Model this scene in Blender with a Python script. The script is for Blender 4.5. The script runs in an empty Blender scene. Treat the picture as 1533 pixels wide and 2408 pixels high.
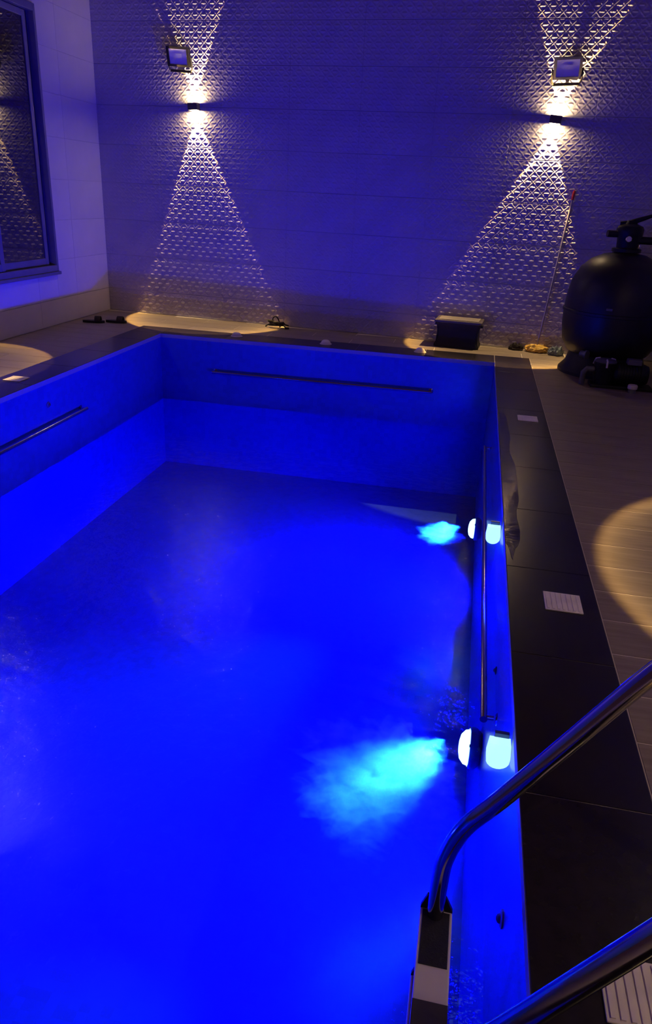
import bpy, bmesh, math, random
import numpy as np
from mathutils import Vector, Matrix

random.seed(7)
C = bpy.context.scene.collection
SC = bpy.context.scene

# ------------------------------------------------------------------ camera, sky, exposure
F_PX, PPX, PPY = 1715.0, 766.5, 1204.0
def _cam():
    d = Vector((1142 - PPX, 475 - PPY, F_PX)).normalized()          # depth (+Y) direction in camera axes
    v = Vector((563 - PPX, 5132 - PPY, F_PX)); v = (v - d * v.dot(d)).normalized()   # straight down
    x = v.cross(d)
    if x.x < 0: x = -x
    R = Matrix(((x.x, d.x, -v.x), (x.y, d.y, -v.y), (x.z, d.z, -v.z)))
    right, up, back = R[0], -R[1], -R[2]
    cam = bpy.data.cameras.new('camera')
    cam.sensor_fit = 'VERTICAL'; cam.sensor_height = 36.0; cam.lens = F_PX / 2408 * 36.0
    cam.clip_start = 0.05; cam.clip_end = 200
    o = bpy.data.objects.new('camera', cam); C.objects.link(o)
    o.matrix_world = Matrix(((right.x, up.x, back.x, 0), (right.y, up.y, back.y, 0), (right.z, up.z, back.z, 1.6), (0, 0, 0, 1)))
    SC.camera = o
_cam()
w = bpy.data.worlds.new('night_sky'); SC.world = w; w.use_nodes = True
w.node_tree.nodes['Background'].inputs[0].default_value = (0.62, 0.24, 0.50, 1)   # hazy city night glow
w.node_tree.nodes['Background'].inputs[1].default_value = 0.050
SC.view_settings.view_transform = 'Standard'; SC.view_settings.look = 'None'
SC.view_settings.exposure = 0.0; SC.view_settings.gamma = 1.0; SC.view_settings.use_curve_mapping = False
SC.cycles.use_denoising = True
SC.cycles.sample_clamp_indirect = 8.0
SC.cycles.max_bounces = 6; SC.cycles.diffuse_bounces = 3; SC.cycles.glossy_bounces = 3; SC.cycles.volume_bounces = 0; SC.cycles.transparent_max_bounces = 10
SC.cycles.caustics_reflective = False; SC.cycles.caustics_refractive = False
SC.cycles.use_light_tree = False
SC.cycles.adaptive_threshold = 0.03
WARM = (1.0, 0.70, 0.33)
POOL_BLUE = (0.0002, 0.0009, 1.0)
SCONCE_W = 380.0
POOL_LAMP_W = 290.0

# ------------------------------------------------------------------ places (metres; deck at z = 0, camera above the near pool end)
XL, XR, YF, YB = -3.57, 0.31, 0.35, 8.19            # pool inner faces
WATER, PFLOOR = -0.785, -1.60
COPW = 0.39
WLX, WRX = -4.88, 2.25                               # side walls
WB0 = Vector((-4.90, 9.56, 0)); WBA = math.atan2(9.10 - 9.56, 6.0)   # back wall, slightly out of square
WH = 4.22
def wby(x): return WB0.y + (x - WB0.x) * math.tan(WBA)

# ------------------------------------------------------------------ helpers
def mat(name, color=(0.5, 0.5, 0.5), rough=0.5, metal=0.0, spec=0.5, var=0.0, scale=8.0, bump=0.0, bscale=60.0, stretch=(1, 1, 1), color2=None, rvar=0.0, coords='Object'):
    m = bpy.data.materials.new(name); m.use_nodes = True
    nt = m.node_tree; N = nt.nodes; L = nt.links; b = N['Principled BSDF']
    b.inputs['Roughness'].default_value = rough; b.inputs['Metallic'].default_value = metal
    b.inputs['Specular IOR Level'].default_value = spec
    b.inputs['Base Color'].default_value = (*color, 1)
    tc = N.new('ShaderNodeTexCoord'); mp = N.new('ShaderNodeMapping'); mp.inputs['Scale'].default_value = stretch
    L.new(tc.outputs[coords], mp.inputs['Vector'])
    if var > 0 or color2 or rvar:
        n = N.new('ShaderNodeTexNoise'); n.inputs['Scale'].default_value = scale; n.inputs['Detail'].default_value = 5
        L.new(mp.outputs[0], n.inputs['Vector'])
        r = N.new('ShaderNodeValToRGB'); L.new(n.outputs['Fac'], r.inputs[0])
        c2 = color2 or tuple(min(1, c * (1 + var)) for c in color)
        c1 = color if color2 else tuple(c * (1 - var) for c in color)
        r.color_ramp.elements[0].color = (*c1, 1); r.color_ramp.elements[1].color = (*c2, 1)
        r.color_ramp.elements[0].position = 0.32; r.color_ramp.elements[1].position = 0.68
        L.new(r.outputs[0], b.inputs['Base Color'])
        if rvar:
            mr = N.new('ShaderNodeMapRange'); L.new(n.outputs['Fac'], mr.inputs[0])
            mr.inputs[1].default_value = .3; mr.inputs[2].default_value = .7
            mr.inputs[3].default_value = max(0.02, rough - rvar); mr.inputs[4].default_value = rough + rvar
            L.new(mr.outputs[0], b.inputs['Roughness'])
    if bump > 0:
        n2 = N.new('ShaderNodeTexNoise'); n2.inputs['Scale'].default_value = bscale; n2.inputs['Detail'].default_value = 4
        L.new(mp.outputs[0], n2.inputs['Vector'])
        bp = N.new('ShaderNodeBump'); bp.inputs['Strength'].default_value = bump; bp.inputs['Distance'].default_value = 0.01
        L.new(n2.outputs['Fac'], bp.inputs['Height']); L.new(bp.outputs[0], b.inputs['Normal'])
    return m

def emis(name, color, strength, base=(0.8, 0.8, 0.8)):
    m = bpy.data.materials.new(name); m.use_nodes = True
    b = m.node_tree.nodes['Principled BSDF']; b.inputs['Base Color'].default_value = (*base, 1)
    b.inputs['Emission Color'].default_value = (*color, 1); b.inputs['Emission Strength'].default_value = strength
    b.inputs['Roughness'].default_value = 0.3
    m.cycles.emission_sampling = 'NONE'          # the lamps beside these lenses carry the light
    return m

def bm_box(bm, x0, x1, y0, y1, z0, z1, bev=0.0, M=None):
    vs = [bm.verts.new((x, y, z)) for z in (z0, z1) for x, y in ((x0, y0), (x1, y0), (x1, y1), (x0, y1))]
    fs = [(0, 3, 2, 1), (4, 5, 6, 7), (0, 1, 5, 4), (1, 2, 6, 5), (2, 3, 7, 6), (3, 0, 4, 7)]
    faces = [bm.faces.new([vs[i] for i in f]) for f in fs]
    if bev > 0:
        es = list({e for f in faces for e in f.edges})
        r = bmesh.ops.bevel(bm, geom=es, offset=bev, segments=2, profile=0.5, affect='EDGES')
        vs = list({v for f in r['faces'] for v in f.verts} | {v for v in vs if v.is_valid})
    if M is not None:
        bmesh.ops.transform(bm, matrix=M, verts=[v for v in vs if v.is_valid])
    return vs

def bm_lathe(bm, prof, seg=32, M=None, cap=True):
    rings = []
    for r, z in prof:
        if r < 1e-5: rings.append([bm.verts.new((0, 0, z))])
        else: rings.append([bm.verts.new((r * math.cos(2 * math.pi * k / seg), r * math.sin(2 * math.pi * k / seg), z)) for k in range(seg)])
    for a, b in zip(rings, rings[1:]):
        for k in range(seg):
            k2 = (k + 1) % seg
            if len(a) == 1 and len(b) == 1: continue
            if len(a) == 1: bm.faces.new((a[0], b[k], b[k2]))
            elif len(b) == 1: bm.faces.new((a[k], a[k2], b[0]))
            else: bm.faces.new((a[k], a[k2], b[k2], b[k]))
    if cap:
        for rg in (rings[0], rings[-1]):
            if len(rg) > 1: bm.faces.new(rg)
    vs = [v for rg in rings for v in rg]
    if M is not None: bmesh.ops.transform(bm, matrix=M, verts=vs)
    return vs

def bm_tube(bm, pts, rad, seg=14):
    pts = [Vector(p) for p in pts]; n = len(pts)
    rad = rad if isinstance(rad, (list, tuple)) else [rad] * n
    rings = []; prev = None
    for i, p in enumerate(pts):
        t = (pts[min(i + 1, n - 1)] - pts[max(i - 1, 0)]).normalized()
        if prev is None:
            u = t.cross(Vector((0, 0, 1)))
            if u.length < 1e-3: u = t.cross(Vector((0, 1, 0)))
        else: u = prev - t * prev.dot(t)
        u.normalize(); prev = u; v = t.cross(u)
        rings.append([bm.verts.new(p + (u * math.cos(2 * math.pi * k / seg) + v * math.sin(2 * math.pi * k / seg)) * rad[i]) for k in range(seg)])
    for a, b in zip(rings, rings[1:]):
        for k in range(seg): bm.faces.new((a[k], a[(k + 1) % seg], b[(k + 1) % seg], b[k]))
    bm.faces.new(rings[0][::-1]); bm.faces.new(rings[-1])

def spline(ctrl, n=10):
    P = [Vector(c) for c in ctrl]; out = []
    for i in range(len(P) - 1):
        p0, p1, p2, p3 = P[max(i - 1, 0)], P[i], P[i + 1], P[min(i + 2, len(P) - 1)]
        for k in range(n):
            t = k / n
            out.append(0.5 * ((2 * p1) + (p2 - p0) * t + (2 * p0 - 5 * p1 + 4 * p2 - p3) * t * t + (3 * p1 - p0 - 3 * p2 + p3) * t ** 3))
    out.append(P[-1]); return out

def obj(name, bm, m, parent=None, smooth=False, loc=None):
    me = bpy.data.meshes.new(name)
    bmesh.ops.recalc_face_normals(bm, faces=bm.faces[:])
    bm.to_mesh(me); bm.free()
    if m: me.materials.append(m)
    if smooth:
        me.polygons.foreach_set('use_smooth', [True] * len(me.polygons))
        me.set_sharp_from_angle(angle=math.radians(40))
    o = bpy.data.objects.new(name, me); C.objects.link(o)
    if parent: o.parent = parent
    if loc is not None: o.location = loc
    return o

def link_copy(src, parent, loc, rot=None):
    o = src.copy(); C.objects.link(o); o.parent = parent; o.location = loc
    if rot is not None: o.rotation_euler = rot
    return o

def tag(o, label, cat, group=None, kind=None):
    o['label'] = label; o['category'] = cat
    if group: o['group'] = group
    if kind: o['kind'] = kind
    return o

def thing(name, label, cat, loc=(0, 0, 0), rot=(0, 0, 0), group=None, kind=None):
    o = bpy.data.objects.new(name, None); C.objects.link(o)
    o.empty_display_size = 0.1; o.location = loc; o.rotation_euler = rot
    return tag(o, label, cat, group, kind)

def box(name, m, parent, x0, x1, y0, y1, z0, z1, bev=0.0, M=None, smooth=False):
    bm = bmesh.new(); bm_box(bm, x0, x1, y0, y1, z0, z1, bev, M); return obj(name, bm, m, parent, smooth)

def lathe(name, m, parent, prof, seg=32, M=None):
    bm = bmesh.new(); bm_lathe(bm, prof, seg, M); return obj(name, bm, m, parent, True)

def tube(name, m, parent, pts, rad, seg=14):
    bm = bmesh.new(); bm_tube(bm, pts, rad, seg); return obj(name, bm, m, parent, True)

T = Matrix.Translation
RX = lambda a: Matrix.Rotation(a, 4, 'X')
RY = lambda a: Matrix.Rotation(a, 4, 'Y')
RZ = lambda a: Matrix.Rotation(a, 4, 'Z')

# ------------------------------------------------------------------ materials
M_TILE = mat('relief_wall_tile', (0.43, 0.40, 0.43), 0.42, var=0.06, scale=3, spec=0.4)
M_PLAIN = mat('plain_wall_tile', (0.66, 0.62, 0.64), 0.45, var=0.05, scale=2, spec=0.4)
M_GROUT = mat('grout', (0.38, 0.36, 0.38), 0.8)
M_PLASTER = mat('plaster', (0.55, 0.52, 0.53), 0.8, var=0.08, scale=3, bump=0.2)
M_PLANK = mat('wood_look_plank', (0.20, 0.155, 0.115), 0.42, color2=(0.32, 0.26, 0.20), scale=3.5, stretch=(0.9, 9, 1), bump=0.12, bscale=20, rvar=0.08)
M_JOINT = mat('deck_joint', (0.78, 0.70, 0.60), 0.8)
M_GRANITE = mat('dark_granite', (0.012, 0.010, 0.016), 0.24, color2=(0.018, 0.014, 0.022), scale=25, spec=0.42)
M_COPJOINT = mat('coping_joint', (0.34, 0.30, 0.26), 0.8)
M_STEEL = mat('stainless_steel', (0.44, 0.42, 0.43), 0.13, 1.0, rvar=0.03, scale=30)
M_BLACK = mat('black_plastic', (0.007, 0.007, 0.010), 0.5, var=0.2, spec=0.3)
M_BLACKMETAL = mat('black_metal', (0.02, 0.018, 0.016), 0.35, var=0.2)
M_RUBBER = mat('black_rubber', (0.010, 0.009, 0.012), 0.65, bump=0.3, bscale=200)
M_GREYRUB = mat('grey_rubber', (0.07, 0.055, 0.06), 0.6, var=0.1)
M_WHITEPL = mat('white_plastic', (0.88, 0.82, 0.74), 0.4, var=0.04)
M_PLATE = mat('white_plate', (0.90, 0.84, 0.80), 0.55, var=0.08, scale=12)
M_ALU = mat('painted_aluminium', (0.17, 0.16, 0.26), 0.35, 0.2, var=0.06)
M_RECESS_SHADE = mat('recess_shade', (0.012, 0.012, 0.016), 0.5)
M_SCONCE = mat('sconce_body', (0.10, 0.09, 0.07), 0.4, 0.3)
M_WARMLENS = emis('warm_lens', (1.0, 0.72, 0.34), 60.0)
M_REFLECTOR = mat('reflector', (0.90, 0.86, 0.84), 0.30)
M_FRAMEBLACK = mat('tank_black', (0.014, 0.012, 0.014), 0.42, var=0.15, spec=0.35)
M_RED = mat('red_grip', (0.55, 0.03, 0.02), 0.45)
M_POLE = mat('pole_grey', (0.42, 0.38, 0.36), 0.35, 0.6)
M_YELLOW = mat('mop_yellow', (0.62, 0.36, 0.06), 0.9, color2=(0.75, 0.52, 0.14), scale=30, bump=0.5)
M_BLUEGREY = mat('cloth_bluegrey', (0.16, 0.20, 0.24), 0.9, var=0.25, scale=20, bump=0.4)
M_DARKCLOTH = mat('cloth_dark', (0.03, 0.022, 0.02), 0.9, var=0.3, scale=20)
M_LIDLIT = mat('lid_top_lit', (0.22, 0.19, 0.16), 0.5)  # light on the bin's top face, put in as a paler grey
M_CAP = mat('cap_white', (0.75, 0.68, 0.60), 0.5)
M_PIPEGREY = mat('pvc_grey', (0.10, 0.10, 0.11), 0.4)
M_LEDLENS = emis('led_lens', (0.55, 1.0, 1.0), 3.0, (0.5, 0.8, 0.9))
M_LEDUP = emis('led_lens_upper', (0.50, 1.0, 0.96), 1.05, (0.5, 0.8, 0.9))
M_LEDBODY = mat('led_housing', (0.02, 0.025, 0.12), 0.4)

def glass_mat():
    m = bpy.data.materials.new('window_glass'); m.use_nodes = True
    b = m.node_tree.nodes['Principled BSDF']
    b.inputs['Base Color'].default_value = (0.006, 0.006, 0.012, 1); b.inputs['Roughness'].default_value = 0.03
    b.inputs['Specular IOR Level'].default_value = 1.0; b.inputs['IOR'].default_value = 1.9
    return m
M_GLASS = glass_mat()

def mosaic_mat():
    m = bpy.data.materials.new('pool_mosaic'); m.use_nodes = True
    nt = m.node_tree; N = nt.nodes; L = nt.links; b = N['Principled BSDF']
    tc = N.new('ShaderNodeTexCoord')
    # small square mosaic chips: per-chip tone from a snapped position, pale joints
    sc = N.new('ShaderNodeVectorMath'); sc.operation = 'SCALE'; sc.inputs['Scale'].default_value = 1 / 0.048
    L.new(tc.outputs['Object'], sc.inputs[0])
    off = N.new('ShaderNodeVectorMath'); off.operation = 'ADD'; off.inputs[1].default_value = (0.37, 0.37, 0.37); L.new(sc.outputs[0], off.inputs[0])
    fl = N.new('ShaderNodeVectorMath'); fl.operation = 'FLOOR'; L.new(off.outputs[0], fl.inputs[0])
    wn = N.new('ShaderNodeTexWhiteNoise'); wn.noise_dimensions = '3D'; L.new(fl.outputs[0], wn.inputs['Vector'])
    nz = N.new('ShaderNodeTexNoise'); nz.inputs['Scale'].default_value = 3.0; L.new(tc.outputs['Object'], nz.inputs['Vector'])
    mx = N.new('ShaderNodeMath'); mx.operation = 'MULTIPLY'; L.new(wn.outputs['Value'], mx.inputs[0]); L.new(nz.outputs['Fac'], mx.inputs[1])
    r = N.new('ShaderNodeValToRGB'); L.new(mx.outputs[0], r.inputs[0])
    r.color_ramp.elements[0].color = (0.03, 0.06, 0.30, 1); r.color_ramp.elements[0].position = 0.05
    r.color_ramp.elements[1].color = (0.025, 0.05, 0.24, 1); r.color_ramp.elements[1].position = 0.55
    L.new(r.outputs[0], b.inputs['Base Color']); b.inputs['Roughness'].default_value = 0.28
    return m
M_MOSAIC = mosaic_mat()

def water_mat():
    m = bpy.data.materials.new('pool_water'); m.use_nodes = True
    nt = m.node_tree; N = nt.nodes; L = nt.links
    N.remove(N['Principled BSDF']); out = N['Material Output']
    tr = N.new('ShaderNodeBsdfTransparent'); tr.inputs[0].default_value = (0.80, 0.92, 1.0, 1)
    gl = N.new('ShaderNodeBsdfGlossy'); gl.inputs['Roughness'].default_value = 0.015
    fr = N.new('ShaderNodeFresnel'); fr.inputs['IOR'].default_value = 1.33
    mx = N.new('ShaderNodeMixShader')
    tc = N.new('ShaderNodeTexCoord'); nz = N.new('ShaderNodeTexNoise'); nz.inputs['Scale'].default_value = 13.0; nz.inputs['Detail'].default_value = 3
    L.new(tc.outputs['Object'], nz.inputs['Vector'])
    bp = N.new('ShaderNodeBump'); bp.inputs['Strength'].default_value = 0.6; bp.inputs['Distance'].default_value = 0.02
    L.new(nz.outputs['Fac'], bp.inputs['Height'])
    L.new(bp.outputs[0], gl.inputs['Normal'])
    L.new(fr.outputs[0], mx.inputs[0]); L.new(tr.outputs[0], mx.inputs[1]); L.new(gl.outputs[0], mx.inputs[2])
    L.new(mx.outputs[0], out.inputs['Surface'])
    return m
M_WATER = water_mat()

def plume_mat():
    m = bpy.data.materials.new('bubble_haze'); m.use_nodes = True
    nt = m.node_tree; N = nt.nodes; L = nt.links
    N.remove(N['Principled BSDF'])
    v = N.new('ShaderNodeVolumeScatter'); v.inputs['Color'].default_value = (0.9, 0.97, 1, 1)
    v.inputs['Density'].default_value = 3.2; v.inputs['Anisotropy'].default_value = 0.0
    tc = N.new('ShaderNodeTexCoord'); nz = N.new('ShaderNodeTexNoise'); nz.inputs['Scale'].default_value = 11; nz.inputs['Detail'].default_value = 4
    nz.inputs['Distortion'].default_value = 1.2
    mp = N.new('ShaderNodeMapping'); mp.inputs['Scale'].default_value = (0.7, 1.3, 1.0); L.new(tc.outputs['Object'], mp.inputs[0]); L.new(mp.outputs[0], nz.inputs['Vector'])
    mr = N.new('ShaderNodeMapRange'); L.new(nz.outputs['Fac'], mr.inputs[0]); mr.inputs[1].default_value = 0.38; mr.inputs[2].default_value = 0.68
    mr.inputs[3].default_value = 0.6; mr.inputs[4].default_value = 7.0; L.new(mr.outputs[0], v.inputs['Density'])
    L.new(v.outputs[0], N['Material Output'].inputs['Volume'])
    return m
M_PLUME = plume_mat()

# ------------------------------------------------------------------ the pool basin
def struct(o, label, cat): return tag(o, label, cat, kind='structure')
TH = 0.22
struct(box('floor_pool', M_MOSAIC, None, XL - TH, XR + TH, YF - TH, YB + TH, PFLOOR - 0.15, PFLOOR), 'blue lit mosaic bottom of the swimming pool', 'pool floor')
struct(box('wall_pool_left', M_MOSAIC, None, XL - TH, XL, YF - TH, YB + TH, PFLOOR, -0.045), 'left mosaic side of the pool below the left coping', 'pool wall')
struct(box('wall_pool_right', M_MOSAIC, None, XR, XR + TH, YF - TH, YB + TH, PFLOOR, -0.045), 'right mosaic side of the pool carrying the lamps', 'pool wall')
struct(box('wall_pool_back', M_MOSAIC, None, XL, XR, YB, YB + TH, PFLOOR, -0.045), 'far mosaic end of the pool below the back coping', 'pool wall')
struct(box('wall_pool_front', M_MOSAIC, None, XL, XR, YF - TH, YF, PFLOOR, -0.045), 'near mosaic end of the pool at the viewer', 'pool wall')

# coping slabs
def coping(name, label, rects):
    root = thing(name, label, 'coping', kind='structure')
    bm = bmesh.new()
    for x0, x1, y0, y1 in rects: pass
    X0 = min(r[0] for r in rects); X1 = max(r[1] for r in rects); Y0 = min(r[2] for r in rects); Y1 = max(r[3] for r in rects)
    bm_box(bm, X0, X1, Y0, Y1, -0.045, -0.003); obj('joint_bed', bm, M_COPJOINT, root)
    g = 0.0022
    for x0, x1, y0, y1 in rects:
        box('slab', M_GRANITE, root, x0 + g, x1 - g, y0 + g, y1 - g, -0.040, 0.0, 0.0015)
    return root
ys = [-0.04] + [1.755 + 0.7475 * k for k in range(-1, 9)] + [YB]
ys = sorted(set([YF - COPW] + [y for y in [1.755 + 0.7475 * k for k in range(-2, 9)] if YF - COPW + 0.1 < y < YB - 0.1] + [YB]))
coping('trim_1', 'dark polished coping slabs along the right side of the pool', [(XR, XR + COPW, a, b) for a, b in zip(ys, ys[1:])])
coping('trim_2', 'dark polished coping slabs along the left side of the pool', [(XL - COPW, XL, a, b) for a, b in zip(ys, ys[1:])])
xs = [XL - COPW] + [XL + 0.776 * k for k in range(0, 5)] + [XR, XR + COPW]
xs = sorted(set(round(x, 4) for x in xs)); xs = [x for i, x in enumerate(xs) if i == 0 or x - xs[i - 1] > 0.05]
coping('trim_3', 'dark polished coping slabs along the far end of the pool', [(a, b, YB, YB + COPW) for a, b in zip(xs, xs[1:])])

xf = sorted(set(round(x, 4) for x in [XL, XL + 0.776, XL + 2 * 0.776, XL + 3 * 0.776, XL + 4 * 0.776, XR]))
coping('trim_4', 'dark polished coping slabs along the near end of the pool', [(a, b, YF - COPW, YF) for a, b in zip(xf, xf[1:])])

# deck planks
deck = tag(bpy.data.objects.new('floor', None), 'wood look plank deck around the pool', 'floor', kind='structure'); C.objects.link(deck)
bm = bmesh.new()
DZ = -0.0022
bm_box(bm, XR + COPW, WRX, YF - COPW, 9.0, -0.10, DZ); bm_box(bm, WLX, XL - COPW, YF - COPW, 9.0, -0.10, DZ)
bm_box(bm, WLX, WRX, 9.0, 9.60, -0.10, DZ)
bm_box(bm, XL - COPW, XR + COPW, YB + COPW, 9.0, -0.10, DZ)
bm_box(bm, WLX, WRX, -1.6, YF - COPW, -0.10, DZ)
obj('screed', bm, M_JOINT, deck)
PW = 0.2605; G = 0.0032
_cache = {}
def plank(x0, x1, y0, y1):
    key = (round(x1 - x0, 3), round(y1 - y0, 3))
    if key not in _cache:
        bm = bmesh.new(); bm_box(bm, G, key[0] - G, G, key[1] - G, DZ, 0.0, 0.0012)
        _cache[key] = obj('plank', bm, M_PLANK, deck, loc=(x0, y0, 0))
    else: link_copy(_cache[key], deck, (x0, y0, 0))
y = YF - COPW; row = 0
base = 3.634 - 20 * PW
rows = []
yy = 3.634 - 14 * PW
while yy < 9.6: rows.append(yy); yy += PW
for i, y0 in enumerate(rows):
    y1 = min(y0 + PW, 9.0 if y0 < 8.58 else 9.6)
    y1 = y0 + PW
    cutR = 9.0
    far = lambda x: wby(x) - 0.0
    def run(xa, xb, cuts):
        e = [xa] + [c for c in cuts if xa + 0.1 < c < xb - 0.1] + [xb]
        for a, b in zip(e, e[1:]):
            top = min(y1, min(wby(a), wby(b)) - 0.002)
            if top - y0 > 0.03: plank(a, b, y0, top)
    if y0 >= YB + COPW - 0.02:
        ya = y0
        run(WLX, WRX, [WLX + 0.5 * (i % 2) + 1.0 * k for k in range(1, 8)])
    elif y1 > YB + COPW:
        run(WLX, XL - COPW, []); run(XR + COPW, WRX, [XR + COPW + cutR])
        y0s = YB + COPW
        if y1 - y0s > 0.03:
            for k in range(4):
                a = XL - COPW + k * 1.165; plank(a, a + 1.165, y0s, y1)
    else:
        run(WLX, XL - COPW, [] if i % 2 else [WLX + 0.45]); run(XR + COPW, WRX, [XR + COPW + cutR])

# ------------------------------------------------------------------ back wall with relief tiles
TW, THT = 0.848, 0.4375
wall_back = box('wall_back', M_GROUT, None, -0.05, 7.22, 0.0, 0.25, -0.1, WH)
wall_back.location = WB0; wall_back.rotation_euler = (0, 0, WBA)
struct(wall_back, 'back wall clad in geometric relief tiles with two sconces', 'wall')
def relief_tile(wd, ht, zoff=0.0):
    """one tile: raised lattice of crossing ribs with short bars, local x right, z up, face towards -y"""
    px, pz = 0.106, THT / 4
    nx, nz = max(4, int(wd / px * 18)), max(4, int(ht / pz * 18))
    g = 0.0008
    X = np.linspace(0.0001, wd - 0.0001, nx + 1); Z = np.linspace(g, ht - g, nz + 1)
    XX, ZZ = np.meshgrid(X, Z)
    u = XX / px; v = (ZZ + zoff) / pz
    def ridge(t, wdt):                                    # smooth rib around integers
        d = np.abs(t - np.round(t)); return np.clip(1 - d / wdt, 0, 1) ** 2 * (3 - 2 * np.clip(1 - d / wdt, 0, 1))
    h = np.maximum(ridge(u + v, 0.17), ridge(u - v, 0.17)) * 0.62
    for du, dv in ((0.5, 0.0), (0.0, 0.5)):
        a = u - du; b = v - dv
        da = np.abs(a - np.round(a)); db = np.abs(b - np.round(b))
        h = np.maximum(h, np.clip(1.15 - (da / 0.30) ** 4, 0, 1) * np.clip(1 - db / 0.13, 0, 1))
    h *= np.clip(np.minimum(ZZ, ht - ZZ) / 0.006, 0, 1)
    Y = -0.009 - 0.0075 * h
    verts = np.stack([XX, Y, ZZ], -1).reshape(-1, 3)
    W = nx + 1
    idx = np.arange((nx + 1) * (nz + 1)).reshape(nz + 1, W)
    q = np.stack([idx[:-1, :-1], idx[:-1, 1:], idx[1:, 1:], idx[1:, :-1]], -1).reshape(-1, 4)
    # side walls back to the grout
    border = np.concatenate([idx[0, :], idx[1:, -1], idx[-1, -2::-1], idx[-2:0:-1, 0]])
    bv = verts[border].copy(); bv[:, 1] = 0.0
    n0 = len(verts); nb = len(border)
    k = np.arange(nb); k2 = (k + 1) % nb
    side = np.stack([border[k], n0 + k, n0 + k2, border[k2]], -1)
    me = bpy.data.meshes.new('tile')
    me.from_pydata(np.concatenate([verts, bv]).tolist(), [], np.concatenate([q, side]).tolist())
    me.polygons.foreach_set('use_smooth', [True] * len(q) + [False] * len(side))
    me.materials.append(M_TILE); me.update()
    o = bpy.data.objects.new('tile', me); C.objects.link(o)
    return o
zrows = [(0.001, 0.2925)] + [(0.2925 + THT * k, 0.2925 + THT * (k + 1)) for k in range(8)] + [(0.2925 + THT * 8, WH)]
protos = {}
for ri, (z0, z1) in enumerate(zrows):
    u0 = 0.0
    while u0 < 7.10:
        wd = min(TW, 7.14 - u0); key = (round(wd, 3), round(z1 - z0, 3))
        if key not in protos:
            o = relief_tile(wd, z1 - z0, THT - (z1 - z0) if ri == 0 else 0); o.parent = wall_back; o.location = (u0, 0, z0); protos[key] = o
        else: link_copy(protos[key], wall_back, (u0, 0, z0))
        u0 += TW

# ------------------------------------------------------------------ left wall, plain tiles, window opening
WIN = (6.22, 8.27, 0.63, 3.25)                       # y0 y1 z0 z1
wall_left = tag(bpy.data.objects.new('wall_left', None), 'plain pale left wall with the aluminium window', 'wall', kind='structure'); C.objects.link(wall_left)
bm = bmesh.new()
bm_box(bm, WLX - 0.25, WLX - 0.009, -1.6, WIN[0], -0.1, WH); bm_box(bm, WLX - 0.25, WLX - 0.009, WIN[1], 9.7, -0.1, WH)
bm_box(bm, WLX - 0.25, WLX - 0.009, WIN[0], WIN[1], -0.1, WIN[2]); bm_box(bm, WLX - 0.25, WLX - 0.009, WIN[0], WIN[1], WIN[3], WH)
obj('backing', bm, M_GROUT, wall_left)
pc = {}
ycols = [9.556 - 0.848 * k for k in range(0, 8)]
for (z0, z1) in zrows:
    for ya, yb in zip(ycols[1:], ycols):
        pieces = [(ya, yb, z0, z1)]
        a, b, c, d = WIN
        if ya < b and yb > a and z0 < d and z1 > c:
            pieces = []
            if ya < a: pieces.append((ya, a, z0, z1))
            if yb > b: pieces.append((b, yb, z0, z1))
            m0, m1 = max(ya, a), min(yb, b)
            if z0 < c: pieces.append((m0, m1, z0, c))
            if z1 > d: pieces.append((m0, m1, d, z1))
        for (p0, p1, q0, q1) in pieces:
            if p1 - p0 < 0.02 or q1 - q0 < 0.02: continue
            key = (round(p1 - p0, 3), round(q1 - q0, 3))
            if key not in pc:
                bm = bmesh.new(); g = 0.0012
                bm_box(bm, -0.009, 0.0, g, key[0] - g, g, key[1] - g, 0.001)
                pc[key] = obj('tile', bm, M_PLAIN, wall_left, loc=(WLX, p0, q0))
            else: link_copy(pc[key], wall_left, (WLX, p0, q0))

wall_right = struct(box('wall_right', M_PLASTER, None, WRX, WRX + 0.25, -1.6, 9.02, -0.1, WH), 'plastered wall on the right behind the filter tank', 'wall')

# window_1: sliding aluminium window
win = tag(bpy.data.objects.new('window_1', None), 'aluminium sliding window with dark glass in the left wall', 'window', kind='structure'); C.objects.link(win)
y0, y1, z0, z1 = WIN
x0 = WLX
fw = 0.055
box('frame_bar', M_ALU, win, x0 - 0.10, x0 + 0.02, y1 - 0.018, y1 + 0.02, z0 - 0.02, z1 + 0.02, 0.003)     # outer flange, far jamb
box('frame_bar', M_ALU, win, x0 - 0.10, x0 + 0.02, y0 - 0.02, y0 + 0.018, z0 - 0.02, z1 + 0.02, 0.003)
box('frame_bar', M_ALU, win, x0 - 0.10, x0 + 0.02, y0 + 0.018, y1 - 0.018, z1 - 0.05, z1 + 0.02, 0.003)
box('frame_bar', M_ALU, win, x0 - 0.10, x0 + 0.02, y0 + 0.018, y1 - 0.018, z0 - 0.02, z0 + 0.05, 0.003)
box('shade_sheet', M_RECESS_SHADE, win, x0 - 0.095, x0 - 0.07, y0 + 0.018, y1 - 0.018, z0 + 0.05, z1 - 0.05)  # dark sheet standing in for the shade in the frame recess
def sash(ya, yb, xo):
    s = tag_part = bpy.data.objects.new('sash', None); C.objects.link(s); s.parent = win
    b = 0.062
    za, zb = z0 + 0.055, z1 - 0.055
    box('stile', M_ALU, s, xo - 0.014, xo + 0.014, ya, ya + b, za, zb, 0.004)
    box('stile', M_ALU, s, xo - 0.014, xo + 0.014, yb - b, yb, za, zb, 0.004)
    box('rail', M_ALU, s, xo - 0.014, xo + 0.014, ya + b, yb - b, za, za + 0.075, 0.004)
    box('rail', M_ALU, s, xo - 0.014, xo + 0.014, ya + b, yb - b, zb - b, zb, 0.004)
    box('pane', M_GLASS, s, xo - 0.003, xo + 0.003, ya + b, yb - b, za + 0.075, zb - b)
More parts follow.
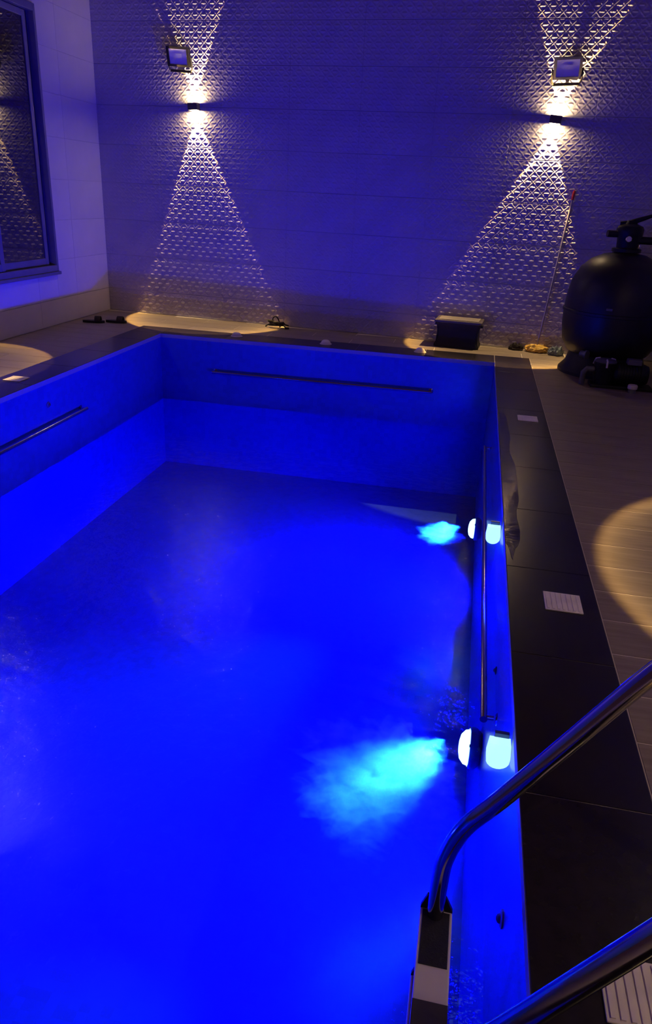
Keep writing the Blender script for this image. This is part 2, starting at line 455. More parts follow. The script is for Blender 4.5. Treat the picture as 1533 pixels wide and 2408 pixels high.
ym = 7.245
sash(ym - 0.03, y1 - 0.085, x0 - 0.050)
sash(y0 + 0.02, ym + 0.03, x0 - 0.018)
box('sill', M_ALU, win, x0 - 0.02, x0 + 0.045, y0 - 0.03, y1 + 0.03, z0 - 0.055, z0 - 0.02, 0.005)

# ------------------------------------------------------------------ wall sconces
def beam_nodes(light, half, axis, rim=2.8, core=0.5, expo=6):
    light.use_nodes = True
    nt = light.node_tree; N = nt.nodes; L = nt.links
    em = N['Emission']
    ge = N.new('ShaderNodeNewGeometry'); sp = N.new('ShaderNodeVectorMath'); sp.operation = 'DOT_PRODUCT'
    L.new(ge.outputs['Incoming'], sp.inputs[0]); sp.inputs[1].default_value = axis
    ab = N.new('ShaderNodeMath'); ab.operation = 'ABSOLUTE'; L.new(sp.outputs['Value'], ab.inputs[0])
    ac = N.new('ShaderNodeMath'); ac.operation = 'ARCCOSINE'; L.new(ab.outputs[0], ac.inputs[0])
    dv = N.new('ShaderNodeMath'); dv.operation = 'DIVIDE'; L.new(ac.outputs[0], dv.inputs[0]); dv.inputs[1].default_value = half
    pw = N.new('ShaderNodeMath'); pw.operation = 'POWER'; L.new(dv.outputs[0], pw.inputs[0]); pw.inputs[1].default_value = expo
    ma = N.new('ShaderNodeMath'); ma.operation = 'MULTIPLY_ADD'; L.new(pw.outputs[0], ma.inputs[0]); ma.inputs[1].default_value = rim; ma.inputs[2].default_value = core
    L.new(ma.outputs[0], em.inputs['Strength'])
    mc = N.new('ShaderNodeMix'); mc.data_type = 'RGBA'; L.new(pw.outputs[0], mc.inputs['Factor'])
    mc.inputs['A'].default_value = (1, 1, 1, 1); mc.inputs['B'].default_value = (1, 0.80, 0.36, 1)
    L.new(mc.outputs['Result'], em.inputs['Color'])

def sconce(label, loc, rz, roll=0.0, half=24.0, watts=SCONCE_W, group='up and down wall sconces', blend=0.10, glow=5.0, rim=2.8, core=0.5, expo=6):
    """local frame: wall behind at +y, body projects to -y"""
    s = thing('wall_sconce', label, 'wall lamp', loc, (0, 0, rz), group)
    Rm = RY(roll)
    box('back_plate', M_SCONCE, s, -0.045, 0.045, -0.012, 0.0, -0.035, 0.035, 0.002, Rm)
    bm = bmesh.new()
    hw, hd, hh = 0.056, 0.044, 0.038; yc = -0.058
    for a in (-1, 1):                                        # four walls: open top and bottom
        bm_box(bm, a * hw - 0.004, a * hw + 0.004, yc - hd, yc + hd, -hh, hh, 0, Rm)
        bm_box(bm, -hw, hw, yc + a * hd - 0.004, yc + a * hd + 0.004, -hh, hh, 0, Rm)
    obj('housing', bm, M_SCONCE, s)
    box('arm', M_SCONCE, s, -0.02, 0.02, yc + hd, -0.010, -0.018, 0.018, 0, Rm)
    for sg in (1, -1):
        bm = bmesh.new(); bm_box(bm, -hw + 0.006, hw - 0.006, yc - hd + 0.006, yc + hd - 0.006, sg * 0.033 - 0.003, sg * 0.033 + 0.003, 0, Rm)
        obj('lens', bm, M_WARMLENS, s)
        ga = bpy.data.lights.new('glow', 'AREA'); ga.shape = 'RECTANGLE'; ga.size = 2 * hw - 0.014; ga.size_y = 2 * hd - 0.014; ga.color = WARM; ga.energy = glow
        go = bpy.data.objects.new('glow', ga); C.objects.link(go); go.parent = s; go.location = Rm @ Vector((0, yc, sg * 0.0375))
        go.rotation_euler = ((Rm @ (Matrix.Identity(4) if sg < 0 else RX(math.pi))).to_euler())
        ld = bpy.data.lights.new('beam', 'SPOT'); ld.energy = watts; ld.color = WARM
        ld.spot_size = math.radians(2 * half); ld.spot_blend = blend; ld.shadow_soft_size = 0.010
        beam_nodes(ld, math.radians(half), (RZ(rz) @ Rm) @ Vector((0, 0, 1)), rim, core, expo)
        lo = bpy.data.objects.new('beam', ld); C.objects.link(lo); lo.parent = s
        p = Rm @ Vector((0, yc, sg * 0.040)); lo.location = p
        lo.rotation_euler = (0 if sg < 0 else math.pi, 0, 0)
        lo.rotation_euler = ((Rm @ (Matrix.Identity(4) if sg < 0 else RX(math.pi))).to_euler())
    return s
xa = -3.54; sconce('wall sconce shining up and down left of centre on the relief tile wall', (xa, wby(xa) - 0.0145, 2.475), WBA, math.radians(-3), 24.0)
xb = 0.625; sconce('wall sconce shining up and down on the relief wall above the pole and filter tank', (xb, wby(xb) - 0.0145, 2.435), WBA, math.radians(5), 25.5)
sconce('wall sconce on the right wall lighting a ring on the plank deck', (WRX - 0.001, 3.38, 2.48), -math.pi / 2, 0, 31.0, SCONCE_W * 0.26, blend=0.10, rim=9.0, core=0.55, expo=16)
sconce('wall sconce on the right wall beside the ladder, nearest the viewer', (WRX - 0.001, 0.35, 2.48), -math.pi / 2, 0, 29.0, glow=13.0)
sconce('wall sconce on the left wall beside the window', (WLX + 0.002, 5.86, 2.48), math.pi / 2, 0, 24.0, SCONCE_W * 0.45, glow=4.0)

# ------------------------------------------------------------------ floodlights above the sconces (switched off)
def floodlight(label, x, z, rz, roll):
    f = thing('floodlight', label, 'floodlight', (x, wby(x) - 0.014, z), (0, 0, rz), 'switched off floodlights above the sconces')
    t = RY(roll)
    # u-bracket: foot on the wall, two arms
    box('wall_stub', M_BLACKMETAL, f, -0.016, 0.016, -0.080, 0.0, -0.150, -0.122, 0.002, t)
    box('bracket', M_BLACKMETAL, f, -0.135, 0.135, -0.090, -0.078, -0.150, -0.122, 0.002, t)
    for a in (-1, 1):
        bm = bmesh.new(); bm_tube(bm, [t @ Vector((a * 0.13, -0.084, -0.136)), t @ Vector((a * 0.148, -0.10, -0.10)), t @ Vector((a * 0.150, -0.145, 0.0))], 0.009, 8)
        obj('bracket_arm', bm, M_BLACKMETAL, f, True)
    tilt = t @ T((0, -0.155, 0)) @ RX(math.radians(18))
    body = box('body', M_BLACKMETAL, f, -0.140, 0.140, -0.005, 0.035, -0.100, 0.100, 0.008, tilt)
    for k in range(7):
        box('fin', M_BLACKMETAL, body, -0.11 + k * 0.0367 - 0.003, -0.11 + k * 0.0367 + 0.003, 0.035, 0.060, -0.07, 0.07, 0, tilt)
    bm = bmesh.new()                                           # raised bezel
    for (a, b, c, d) in ((-0.140, 0.140, 0.078, 0.100), (-0.140, 0.140, -0.100, -0.078), (-0.140, -0.112, -0.078, 0.078), (0.112, 0.140, -0.078, 0.078)):
        bm_box(bm, a, b, -0.022, -0.005, c, d, 0, tilt)
    obj('bezel', bm, M_BLACKMETAL, f)
    box('reflector', M_REFLECTOR, f, -0.112, 0.112, -0.010, -0.005, -0.078, 0.078, 0, tilt)
    box('led_chip', M_REFLECTOR, f, -0.05, 0.05, -0.013, -0.010, -0.04, 0.03, 0, tilt)
    return f
floodlight('small floodlight, switched off, above the left sconce', -3.672, 2.972, WBA, math.radians(3))
floodlight('small floodlight, switched off, above the right sconce', 0.668, 2.895, WBA, math.radians(-3))

# ------------------------------------------------------------------ water
def water():
    nx, ny = 97, 196
    X = np.linspace(XL + 0.001, XR - 0.001, nx); Y = np.linspace(YF + 0.001, YB - 0.001, ny)
    XX, YY = np.meshgrid(X, Y); rng = np.random.RandomState(3)
    Z = np.zeros_like(XX)
    for k in range(14):
        a = rng.uniform(0, 2 * math.pi); lam = rng.uniform(0.25, 1.2); ph = rng.uniform(0, 6.28)
        Z += 0.0011 * lam * np.sin(2 * math.pi / lam * (XX * math.cos(a) + YY * math.sin(a)) + ph)
    for cx, cy, s in ((-0.05, 2.70, 0.45), (0.05, 5.3, 0.35)):
        g = np.exp(-((XX - cx) ** 2 + (YY - cy) ** 2) / s ** 2)
        for k in range(10):
            a = rng.uniform(0, 2 * math.pi); lam = rng.uniform(0.10, 0.25); ph = rng.uniform(0, 6.28)
            Z += 0.0030 * g * np.sin(2 * math.pi / lam * (XX * math.cos(a) + YY * math.sin(a)) + ph)
    v = np.stack([XX, YY, Z + WATER], -1).reshape(-1, 3)
    idx = np.arange(nx * ny).reshape(ny, nx)
    q = np.stack([idx[:-1, :-1], idx[:-1, 1:], idx[1:, 1:], idx[1:, :-1]], -1).reshape(-1, 4)
    me = bpy.data.meshes.new('pool_water'); me.from_pydata(v.tolist(), [], q.tolist())
    me.polygons.foreach_set('use_smooth', [True] * len(me.polygons)); me.materials.append(M_WATER)
    o = bpy.data.objects.new('pool_water', me); C.objects.link(o)
    tag(o, 'rippled clear water glowing blue in the swimming pool', 'water', kind='stuff')
water()

# ------------------------------------------------------------------ pool lamps
def pool_lamp(label, loc, r, rz=0.0, watts=POOL_LAMP_W):
    p = thing('pool_lamp', label, 'pool lamp', loc, (0, 0, rz), group='underwater lamps')
    R = RY(-math.pi / 2)
    lathe('housing', M_MOSAIC, p, [(r * 0.8, -0.045), (r * 1.02, -0.02), (r * 1.06, 0.0), (r * 1.0, 0.012), (r * 0.9, 0.014)], 32, R)
    lathe('lens', M_LEDLENS, p, [(r * 0.9, 0.012), (r * 0.84, 0.035), (r * 0.6, 0.055), (r * 0.3, 0.062), (0, 0.064)], 32, R)
    for k in range(4):
        a = math.pi / 4 + k * math.pi / 2
        lathe('screw', M_STEEL, p, [(0.008, 0.012), (0.008, 0.017), (0.0, 0.018)], 10, R @ T((r * 0.96 * math.cos(a), r * 0.96 * math.sin(a), 0)))
    for nm, tilt, spread, k in (('flood', 0, 180, 0.50), ('floor_wash', 36, 130, 1.0)):
        ld = bpy.data.lights.new(nm, 'AREA'); ld.shape = 'DISK'; ld.size = r * 1.5; ld.energy = watts * k; ld.color = POOL_BLUE
        ld.spread = math.radians(spread)
        lo = bpy.data.objects.new(nm, ld); C.objects.link(lo); lo.parent = p
        lo.location = (-0.068, 0, 0); lo.rotation_euler = (0, math.radians(90 - tilt), 0)
    ld2 = bpy.data.lights.new('beam', 'AREA'); ld2.shape = 'DISK'; ld2.size = r * 1.3; ld2.energy = 11.0 if rz == 0 else 0.5; ld2.color = (0.05, 0.75, 1.0)
    ld2.spread = math.radians(48)
    lo2 = bpy.data.objects.new('beam', ld2); C.objects.link(lo2); lo2.parent = p
    lo2.location = (-0.070, 0, 0); lo2.rotation_euler = (0, math.pi / 2, math.radians(47))
    return p
LAMP = [(0.265, 3.02, -0.935), (0.255, 5.76, -0.935)]
pool_lamp('round underwater lamp on the right pool side nearest the ladder', LAMP[0], 0.100)
pool_lamp('round underwater lamp on the right pool side, farther one', LAMP[1], 0.095, 0.0, POOL_LAMP_W * 1.25)

pool_lamp('added underwater lamp out of view on the left pool side, brightening the right side', (XL + 0.045, 2.5, -1.10), 0.100, math.pi, 200.0)  # added out of view to brighten the right side under water

def edge_lamp(label, loc):
    p = thing('edge_lamp', label, 'pool lamp', loc, group='small glowing lamps under the coping')
    # u-shaped glowing lens facing along the pool, dark housing beside it
    bm = bmesh.new(); n = 10
    pts = [(0.035, 0.045), (-0.035, 0.045)] + [(-0.040 + 0.0, -0.01)] + [(0.040 * math.cos(a), -0.02 - 0.038 * math.sin(a)) for a in [math.pi - math.pi * k / n for k in range(1, n)]] + [(0.040, -0.01)]
    f = [bm.verts.new((x, -0.02, z)) for x, z in pts]; b = [bm.verts.new((x, 0.02, z)) for x, z in pts]
    bm.faces.new(f); bm.faces.new(b[::-1])
    for i in range(len(pts)): bm.faces.new((f[i], b[i], b[(i + 1) % len(pts)], f[(i + 1) % len(pts)]))
    obj('lens', bm, M_LEDUP, p)
    ld = bpy.data.lights.new('glow', 'POINT'); ld.energy = 13.0; ld.color = POOL_BLUE; ld.shadow_soft_size = 0.03
    lo = bpy.data.objects.new('glow', ld); C.objects.link(lo); lo.parent = p; lo.location = (-0.09, 0.0, -0.09)
    box('clip', M_MOSAIC, p, -0.020, 0.030, 0.018, 0.034, 0.030, 0.062, 0.002)
    return p
edge_lamp('small glowing lamp under the right coping nearest the ladder', (0.270, 2.04, -0.108))
edge_lamp('small glowing lamp under the right coping, farther one', (0.269, 3.85, -0.108))

# bubble plumes in front of the lamps
def plume(label, cen, rad, seed):
    me = bpy.data.meshes.new('bubble_plume'); bm = bmesh.new()
    bmesh.ops.create_icosphere(bm, subdivisions=5, radius=1.0)
    rng = random.Random(seed)
    from mathutils import noise
    for v in bm.verts:
        d = v.co.copy()
        n = 0.40 * noise.noise(d * 1.6 + Vector((seed, 0, 0))) + 0.42 * noise.noise(d * 4.0 + Vector((0, seed, 0))) + 0.30 * noise.noise(d * 9.0)
        k = 1.0 + n
        v.co = Vector((d.x * rad[0] * k, d.y * rad[1] * k, d.z * rad[2] * (1 + 0.5 * n)))
    bm.to_mesh(me); bm.free(); me.materials.append(M_PLUME)
    o = bpy.data.objects.new('bubble_plume', me); C.objects.link(o); o.location = cen
    tag(o, label, 'bubbles', kind='stuff'); return o
plume('cyan lit cloud of bubbles in the water near the ladder', (-0.17, 2.68, -0.915), (0.38, 0.35, 0.085), 3)
plume('small cyan lit wisp of bubbles at the farther lamp', (-0.03, 5.52, -0.91), (0.16, 0.16, 0.06), 8)

# ------------------------------------------------------------------ grab rails and inlets
def grab_rail(label, a, b, inward):
    r = thing('grab_rail', label, 'rail', (0, 0, 0), group='steel grab rails on the pool sides')
    a = Vector(a); b = Vector(b); off = -Vector(inward) * 0.050
    d = (b - a).normalized() * 0.03
    tube('bar', M_STEEL, r, [a, a + d * 0.3] + [a.lerp(b, k / 12) for k in range(1, 12)] + [b], 0.0165)
    for p, s in ((a, 1), (b, -1)):
        tube('bracket', M_STEEL, r, [p + d * s * 0.6, p + d * s * 0.6 + off * 0.85], 0.011, 10)
        q = p + d * s * 0.6 + off
        ax = off.normalized()
        lathe('flange', M_STEEL, r, [(0.030, -0.008), (0.030, -0.004), (0.022, 0.0)], 20, T(q) @ Vector((0, 0, -1)).rotation_difference(ax).to_matrix().to_4x4())
    return r
grab_rail('steel grab rail on the far end of the pool', (-2.918, 8.135, -0.392), (-0.333, 8.135, -0.385), (0, -1, 0))
grab_rail('steel grab rail on the left side of the pool', (-3.515, 4.20, -0.40), (-3.515, 6.26, -0.40), (1, 0, 0))
grab_rail('steel grab rail on the right side of the pool', (0.2555, 2.56, -0.39), (0.2555, 6.33, -0.39), (-1, 0, 0))
def inlet(label, loc, ang, m, k=0.6):
    p = thing('inlet_nozzle', label, 'nozzle', loc, (0, 0, ang), group='inlet fittings in the pool sides')
    p.scale = (k, k, k); R = RY(-math.pi / 2)
    lathe('flange', m, p, [(0.045, 0.0), (0.045, 0.008), (0.034, 0.014), (0.024, 0.014)], 24, R)
    lathe('eyeball', M_GREYRUB, p, [(0.026, 0.010), (0.020, 0.026), (0.010, 0.032), (0.009, 0.024), (0, 0.024)], 20, R)
M_FIT = mat('fitting_brown', (0.20, 0.12, 0.12), 0.4, 0.2)
inlet('brownish inlet fitting on the right pool side near the ladder', (XR, 1.60, -0.355), 0, M_FIT)
inlet('dark inlet fitting on the right pool side below the rail end', (XR, 2.90, -0.37), 0, M_BLACK, 0.42)
inlet('reddish inlet fitting above the left grab rail', (XL, 5.70, -0.225), math.pi, M_FIT)

# ------------------------------------------------------------------ white plates in the coping, caps at the far end
def plate(label, x, y, ribs=False):
    p = thing('coping_plate', label, 'plate', (x, y, 0.0), group='square white plates on the coping')
    box('plate', M_PLATE, p, -0.080, 0.080, -0.080, 0.080, 0.0, 0.006, 0.002)
    for k in range(7):
        box('rib', M_PLATE, p, -0.066 + k * 0.022 - 0.005, -0.066 + k * 0.022 + 0.005, -0.072, 0.072, 0.006, 0.008 if not ribs else 0.010, 0)
    return p
plate('square white ribbed plate on the coping beside the ladder', 0.548, 1.19, True)
plate('square white plate on the right coping, middle one', 0.546, 2.948)
plate('square white plate on the right coping, farthest one', 0.548, 5.97)
plate('square white plate on the left coping at the picture edge', -3.80, 5.62)
for i, (x, y) in enumerate(((-2.70, 8.40), (-1.62, 8.40), (-0.524, 8.40))):
    c = thing('deck_button', ('small white domed button on the far coping, nearest the left corner', 'small white domed button on the far coping, middle of three', 'small white domed button on the far coping, nearest the black bin')[i], 'button', (x, y, 0), group='small white buttons on the far coping')
    lathe('dome', M_CAP, c, [(0.060, 0.0), (0.060, 0.008), (0.050, 0.030), (0.030, 0.046), (0, 0.052)], 20)
    lathe('base_ring', M_CAP, c, [(0.070, 0.0), (0.070, 0.005), (0.058, 0.007)], 20)

# ------------------------------------------------------------------ ladder
def ladder():
    L_ = thing('pool_ladder', 'stainless steel pool ladder with a white topped black padded tread', 'ladder', (0.10, 1.147, -1.5))
    def P(x, y, z): return Vector((x - 0.10, y - 1.147, z + 1.5))
    for y in (1.42, 0.874):
        ctrl = [(0.100, y, -1.50), (0.100, y, -0.9), (0.100, y, -0.30), (0.100, y, -0.05), (0.108, y, 0.055), (0.143, y, 0.160), (0.214, y, 0.268), (0.344, y, 0.478), (0.474, y, 0.688), (0.545, y, 0.775), (0.64, y, 0.825), (0.74, y, 0.79), (0.82, y, 0.68), (0.86, y, 0.50), (0.87, y, 0.25), (0.87, y, 0.004)]
        tube('handrail', M_STEEL, L_, [P(*p) for p in spline(ctrl, 8)], 0.0225, 20)
        lathe('deck_flange', M_STEEL, L_, [(0.055, 0.0), (0.055, 0.006), (0.035, 0.022), (0.024, 0.026)], 24, T(P(0.87, y, 0.0)))
    for i, z in enumerate((-0.17, -0.45, -0.73, -1.01, -1.29)):
        t = bpy.data.objects.new('tread', None); C.objects.link(t); t.parent = L_; t.location = P(0.103, 1.147, z)
        hl = 0.2905
        box('tray', M_WHITEPL, t, -0.0435, 0.0435, -hl + 0.006, hl, -0.026, 0.0, 0.004)
        box('pad_and_shade', M_RUBBER, t, -0.0365, 0.0365, 0.124, 0.282, 0.0, 0.0025, 0.0012)
        box('pad_and_shade', M_GREYRUB, t, -0.0430, 0.0430, -0.283, 0.034, 0.0, 0.0022, 0.001)  # near part of the tread in shadow, put in as a grey sheet
        for s in (1, -1):                                     # tapered end brackets
            bm = bmesh.new()
            vs = [(-0.042, s * hl, -0.024), (0.042, s * hl, -0.024), (0.042, s * hl, 0.004), (-0.042, s * hl, 0.004),
                  (-0.024, s * (hl - 0.000) + s * 0.0, 0.045), (0.018, s * hl, 0.045)]
            yA, yB = (hl - 0.004, hl + 0.006) if s > 0 else (-hl - 0.006, -hl + 0.004)
            prof = [(-0.043, -0.026), (0.043, -0.026), (0.043, 0.006), (0.022, 0.050), (-0.028, 0.050), (-0.043, 0.006)]
            f = [bm.verts.new((x, yA, zz)) for x, zz in prof]; b = [bm.verts.new((x, yB, zz)) for x, zz in prof]
            bm.faces.new(f); bm.faces.new(b[::-1])
            for k in range(6): bm.faces.new((f[k], b[k], b[(k + 1) % 6], f[(k + 1) % 6]))
            obj('end_bracket', bm, M_BLACK, t)
ladder()

# ------------------------------------------------------------------ filter tank with valve, and pump
def filter_tank():
    f = thing('sand_filter', 'big black sand filter tank with top valve by the right wall', 'filter tank', (1.43, 8.15, 0))
    lathe('tank', M_FRAMEBLACK, f, [(0.30, 0.18), (0.40, 0.22), (0.465, 0.32), (0.492, 0.48), (0.498, 0.60), (0.498, 0.66), (0.490, 0.78), (0.465, 0.92), (0.40, 1.05), (0.31, 1.135), (0.20, 1.185), (0.115, 1.20), (0.11, 1.22)], 56)
    lathe('seam_band', M_FRAMEBLACK, f, [(0.497, 0.615), (0.508, 0.62), (0.508, 0.645), (0.497, 0.65)], 56)
    lathe('stand', M_BLACK, f, [(0.46, 0.0), (0.46, 0.03), (0.40, 0.10), (0.36, 0.24)], 48)
    lathe('drain_plug', M_PIPEGREY, f, [(0.035, 0), (0.035, 0.05), (0.045, 0.05), (0.045, 0.075), (0, 0.08)], 16, T((-0.30, -0.36, 0.24)) @ RZ(math.radians(50)) @ RX(math.radians(90)))
    lathe('clamp', M_BLACK, f, [(0.125, 1.205), (0.14, 1.21), (0.14, 1.24), (0.125, 1.245)], 32)
    v = lathe('valve_body', M_BLACK, f, [(0.10, 1.22), (0.105, 1.30), (0.11, 1.34), (0.125, 1.36), (0.13, 1.42), (0.115, 1.45), (0.06, 1.47), (0.045, 1.50), (0, 1.505)], 32)
    bm = bmesh.new(); bm_tube(bm, [Vector(p) for p in ((-0.10, 0.02, 1.468), (-0.02, 0, 1.478), (0.10, -0.03, 1.525), (0.20, -0.05, 1.565))], [0.02, 0.028, 0.022, 0.014], 10)
    obj('lever', bm, M_BLACK, v, True)
    for k in range(8):
        a = k * math.pi / 4 + 0.2
        lathe('bolt', M_STEEL, v, [(0.011, 1.42), (0.011, 1.432), (0.006, 1.436), (0, 1.436)], 8, T((0.112 * math.cos(a), 0.112 * math.sin(a), 0)))
    tube('port', M_BLACK, v, [(-0.08, -0.02, 1.372), (-0.215, -0.05, 1.372)], 0.032, 16)
    lathe('gauge', M_STEEL, v, [(0.028, 0.0), (0.030, 0.012), (0.026, 0.018), (0, 0.018)], 20, T((-0.02, -0.125, 1.335)) @ RX(math.radians(90)))
    lathe('sight_glass', M_STEEL, v, [(0.016, 0.0), (0.016, 0.03), (0, 0.034)], 14, T((0.095, -0.09, 1.27)) @ RX(math.radians(90)))
    tube('outlet_pipe', M_BLACK, f, [(0.09, -0.02, 1.325), (0.25, -0.03, 1.325), (0.55, -0.03, 1.322), (0.665, -0.03, 1.29), (0.68, -0.03, 1.20), (0.68, -0.03, 0.6), (0.68, -0.03, 0.01)], 0.036, 16)
    box('name_plate', M_PIPEGREY, f, -0.03, 0.03, -0.004, 0.004, -0.012, 0.012, 0.002, T((-0.13, -0.488, 0.70)) @ RZ(math.radians(-14)))
filter_tank()
def pump():
    p = thing('pool_pump', 'dark pool pump with grey lid on the deck before the filter tank', 'pump', (1.33, 7.47, 0))
    box('foot', M_BLACK, p, -0.12, 0.46, -0.10, 0.10, 0.0, 0.03, 0.006)
    lathe('strainer_pot', M_BLACK, p, [(0.085, 0.03), (0.095, 0.08), (0.10, 0.20), (0.108, 0.215), (0.108, 0.235)], 32)
    lathe('lid', M_PIPEGREY, p, [(0.100, 0.235), (0.104, 0.245), (0.085, 0.262), (0.03, 0.268), (0, 0.268)], 32)
    for k in range(3):
        a = k * 2 * math.pi / 3 + 0.5
        tube('lid_clamp', M_CAP, p, [(0.06 * math.cos(a), 0.06 * math.sin(a), 0.266), (0.10 * math.cos(a), 0.10 * math.sin(a), 0.256), (0.118 * math.cos(a), 0.118 * math.sin(a), 0.20)], 0.009, 8)
    lathe('motor', M_BLACK, p, [(0.07, 0.08), (0.10, 0.11), (0.10, 0.36), (0.085, 0.40), (0.0, 0.40)], 28, T((0, 0, 0.14)) @ RY(math.radians(90)))
    for k in range(8):
        lathe('cooling_ring', M_BLACK, p, [(0.099, 0.14 + k * 0.026), (0.108, 0.142 + k * 0.026), (0.108, 0.148 + k * 0.026), (0.099, 0.15 + k * 0.026)], 28, T((0, 0, 0.14)) @ RY(math.radians(90)))
    box('terminal_box', M_PIPEGREY, p, 0.19, 0.32, -0.07, 0.03, 0.235, 0.285, 0.006)
    tube('suction_pipe', M_PIPEGREY, p, [(-0.09, 0, 0.16), (-0.16, 0, 0.158), (-0.19, 0, 0.12), (-0.19, 0, 0.002)], 0.028, 14)
pump()
c = thing('pipe_stub', 'small pale capped pipe stub standing on the deck near the pump', 'pipe', (1.58, 7.28, 0))
lathe('pipe', M_PIPEGREY, c, [(0.036, 0.0), (0.036, 0.05)], 20); lathe('cap', M_CAP, c, [(0.044, 0.04), (0.046, 0.065), (0.040, 0.078), (0, 0.080)], 20)

# ------------------------------------------------------------------ black bin, mop, cloths, tangle
def bin_():
    b = thing('storage_bin', 'black lidded bin standing on the back deck', 'bin', (-0.13, 8.99, 0), (0, 0, WBA))
    bm = bmesh.new(); prof = [(0.262, 0.165, 0.0), (0.262, 0.165, 0.03), (0.245, 0.15, 0.06), (0.240, 0.145, 0.18), (0.248, 0.152, 0.25), (0.262, 0.166, 0.285)]
    rings = [[bm.verts.new((sx * w_, sy * d_, z)) for sx, sy in ((-1, -1), (1, -1), (1, 1), (-1, 1))] for w_, d_, z in prof]
    for a, c2 in zip(rings, rings[1:]):
        for k in range(4): bm.faces.new((a[k], a[(k + 1) % 4], c2[(k + 1) % 4], c2[k]))
    bm.faces.new(rings[0][::-1]); bm.faces.new(rings[-1])
    bmesh.ops.bevel(bm, geom=[e for e in bm.edges if abs(e.verts[0].co.z - e.verts[1].co.z) > 0.001], offset=0.02, segments=3, affect='EDGES')
    obj('body', bm, M_BLACK, b, True)
    box('lid', M_GREYRUB, b, -0.275, 0.275, -0.178, 0.178, 0.285, 0.315, 0.010)
    box('lid_panel', M_LIDLIT, b, -0.235, 0.235, -0.14, 0.14, 0.315, 0.321, 0.003)
    for s in (-1, 1): box('handle', M_BLACK, b, s * 0.268 - 0.014, s * 0.268 + 0.014, -0.05, 0.05, 0.24, 0.262, 0.004)
bin_()
def mop():
    yb = 9.02
    m = thing('mop', 'mop with thin pole and red grip leaning on the back wall', 'mop', (0.80, yb, 0))
    top = Vector((0.935 - 0.80, wby(0.935) - 0.035 - yb, 1.74)); bot = Vector((0.0, 0.0, 0.05))
    tube('pole', M_POLE, m, [bot, bot.lerp(top, 0.5), top], 0.011, 12)
    tube('grip', M_RED, m, [bot.lerp(top, 0.955), bot.lerp(top, 0.975), top, top + (top - bot) * 0.012], [0.013, 0.016, 0.016, 0.012], 12)
    from mathutils import noise
    bm = bmesh.new(); bmesh.ops.create_icosphere(bm, subdivisions=4, radius=1.0)
    for v in bm.verts:
        d = v.co.copy(); k = 1 + 0.22 * noise.noise(d * 3.0)
        a = math.atan2(d.y, d.x); k += 0.06 * math.sin(a * 14)
        v.co = Vector((d.x * 0.13 * k, d.y * 0.085 * k, max(0.0, (d.z * 0.6 + 0.38) * 0.09 * k)))
    obj('mop_head', bm, M_YELLOW, m, True)
mop()
def cloth(name, label, cat, loc, rad, m, seed):
    from mathutils import noise
    bm = bmesh.new(); bmesh.ops.create_icosphere(bm, subdivisions=4, radius=1.0)
    for v in bm.verts:
        d = v.co.copy(); n = noise.noise(d * 1.7 + Vector((seed, seed, 0))); n2 = noise.noise(d * 4.5 + Vector((0, 0, seed)))
        k = 1 + 0.35 * n + 0.18 * n2
        v.co = Vector((d.x * rad[0] * k, d.y * rad[1] * k, max(0.0, (d.z * 0.62 + 0.35) * rad[2] * (1 + 0.7 * n2))))
    o = obj(name, bm, m, None, True, loc); tag(o, label, cat); return o
cloth('cloth', 'blue grey crumpled cloth right of the yellow mop head', 'cloth', (1.015, 8.93, 0), (0.085, 0.08, 0.085), M_BLUEGREY, 2)
cloth('cloth', 'dark crumpled cloth left of the yellow mop head', 'cloth', (0.565, 9.06, 0), (0.085, 0.06, 0.07), M_DARKCLOTH, 5)
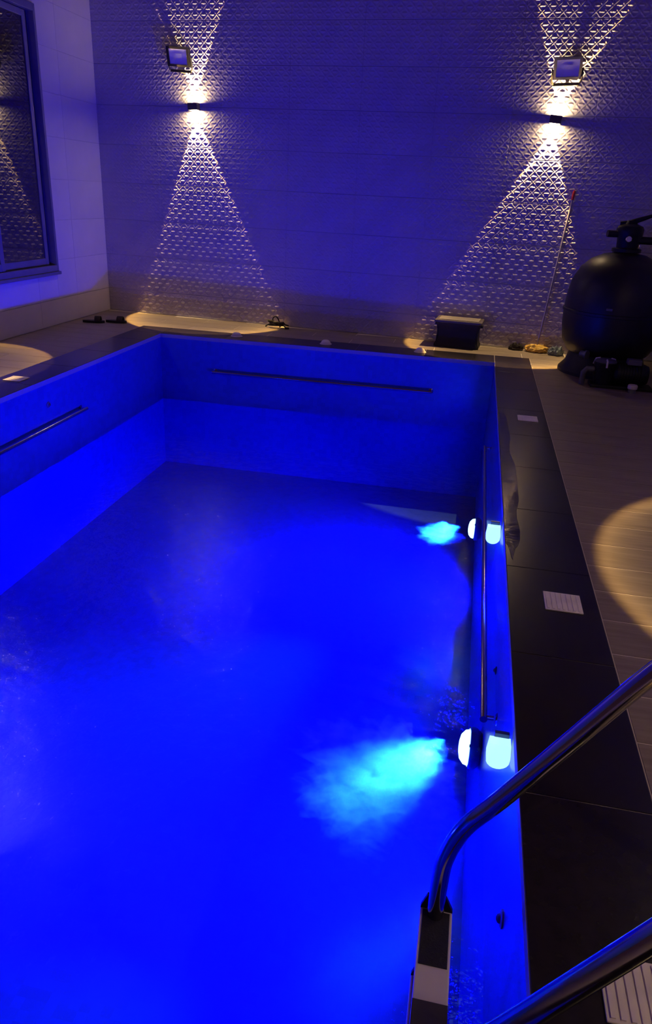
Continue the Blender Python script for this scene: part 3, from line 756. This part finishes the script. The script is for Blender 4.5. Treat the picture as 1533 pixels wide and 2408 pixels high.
def sandals():
    for i, (x, y, a) in enumerate(((-4.58, 8.50, 0.25), (-4.34, 8.62, 0.1))):
        s = thing('sandal', ('dark sandal on the deck nearest the left wall', 'dark sandal on the deck nearest the coping corner')[i], 'sandal', (x, y, 0), (0, 0, a), 'pair of dark sandals')
        bm = bmesh.new(); n = 20; pts = []
        for k in range(n):
            t = 2 * math.pi * k / n; xx = 0.135 * math.cos(t); pts.append((xx, (0.046 + 0.010 * math.cos(t)) * math.sin(t)))
        lo_ = [bm.verts.new((px, py, 0)) for px, py in pts]; hi = [bm.verts.new((px, py, 0.028)) for px, py in pts]
        bm.faces.new(lo_[::-1]); bm.faces.new(hi)
        for k in range(n): bm.faces.new((lo_[k], lo_[(k + 1) % n], hi[(k + 1) % n], hi[k]))
        obj('sole', bm, M_BLACK, s, True)
        bm = bmesh.new()
        prev = None
        for k in range(9):
            t = math.pi * k / 8
            row_ = [bm.verts.new((0.02 + dx, 0.052 * math.cos(t), 0.024 + 0.058 * math.sin(t))) for dx in (0, 0.07)]
            if prev: bm.faces.new((prev[0], prev[1], row_[1], row_[0]))
            prev = row_
        o = obj('strap', bm, M_DARKCLOTH, s, True); md = o.modifiers.new('thick', 'SOLIDIFY'); md.thickness = 0.006
sandals()
def tangle():
    t = thing('cable_tangle', 'tangled black cable lying in the lit patch by the back wall', 'cable', (-2.42, 9.17, 0))
    rng = random.Random(4)
    ctrl = []
    for k in range(16):
        a = k * 2.3; r = 0.05 + 0.06 * rng.random()
        ctrl.append((r * 1.5 * math.cos(a) + rng.uniform(-.03, .03), r * 0.5 * math.sin(a), 0.015 + rng.random() * 0.085))
    ctrl[0] = (-0.15, 0.02, 0.010); ctrl[-1] = (0.13, -0.02, 0.010)
    tube('cord', M_BLACK, t, spline(ctrl, 7), 0.0085, 8)
    tube('loop_end', M_BLACK, t, spline([(-0.03, 0, 0.03), (-0.05, 0.01, 0.11), (-0.01, 0.0, 0.145), (0.03, 0.0, 0.10), (0.05, 0.0, 0.01)], 7), 0.008, 8)
    box('plug', M_BLACK, t, 0.12, 0.17, -0.035, -0.005, 0.0, 0.026, 0.004)
tangle()

# wet film on the right coping
def puddle():
    from mathutils import noise
    bm = bmesh.new(); n = 90; cx, cy = 0.345, 4.75
    top = []; bot = []
    for k in range(n):
        a = 2 * math.pi * k / n; q = 1 + 0.16 * noise.noise(Vector((2.2 * math.cos(a), 2.2 * math.sin(a), 4)))
        yv = cy + 1.40 * q * math.sin(a); x = max(XR + 0.004 + 0.00001 * k, cx + 0.055 * q * math.cos(a) * (1 + 0.5 * noise.noise(Vector((yv * 3.1, 0.5, 0)))))
        top.append(bm.verts.new((x, yv, 0.0016))); bot.append(bm.verts.new((x, yv, 0.0004)))
    bm.faces.new(top); bm.faces.new(bot[::-1])
    for k in range(n): bm.faces.new((bot[k], bot[(k + 1) % n], top[(k + 1) % n], top[k]))
    m = mat('wet_film', (0.012, 0.010, 0.012), 0.02, spec=0.6, bump=0.12, bscale=14)
    tag(obj('puddle', bm, m), 'thin wet puddle along the inner edge of the right coping', 'puddle', kind='stuff')
puddle()
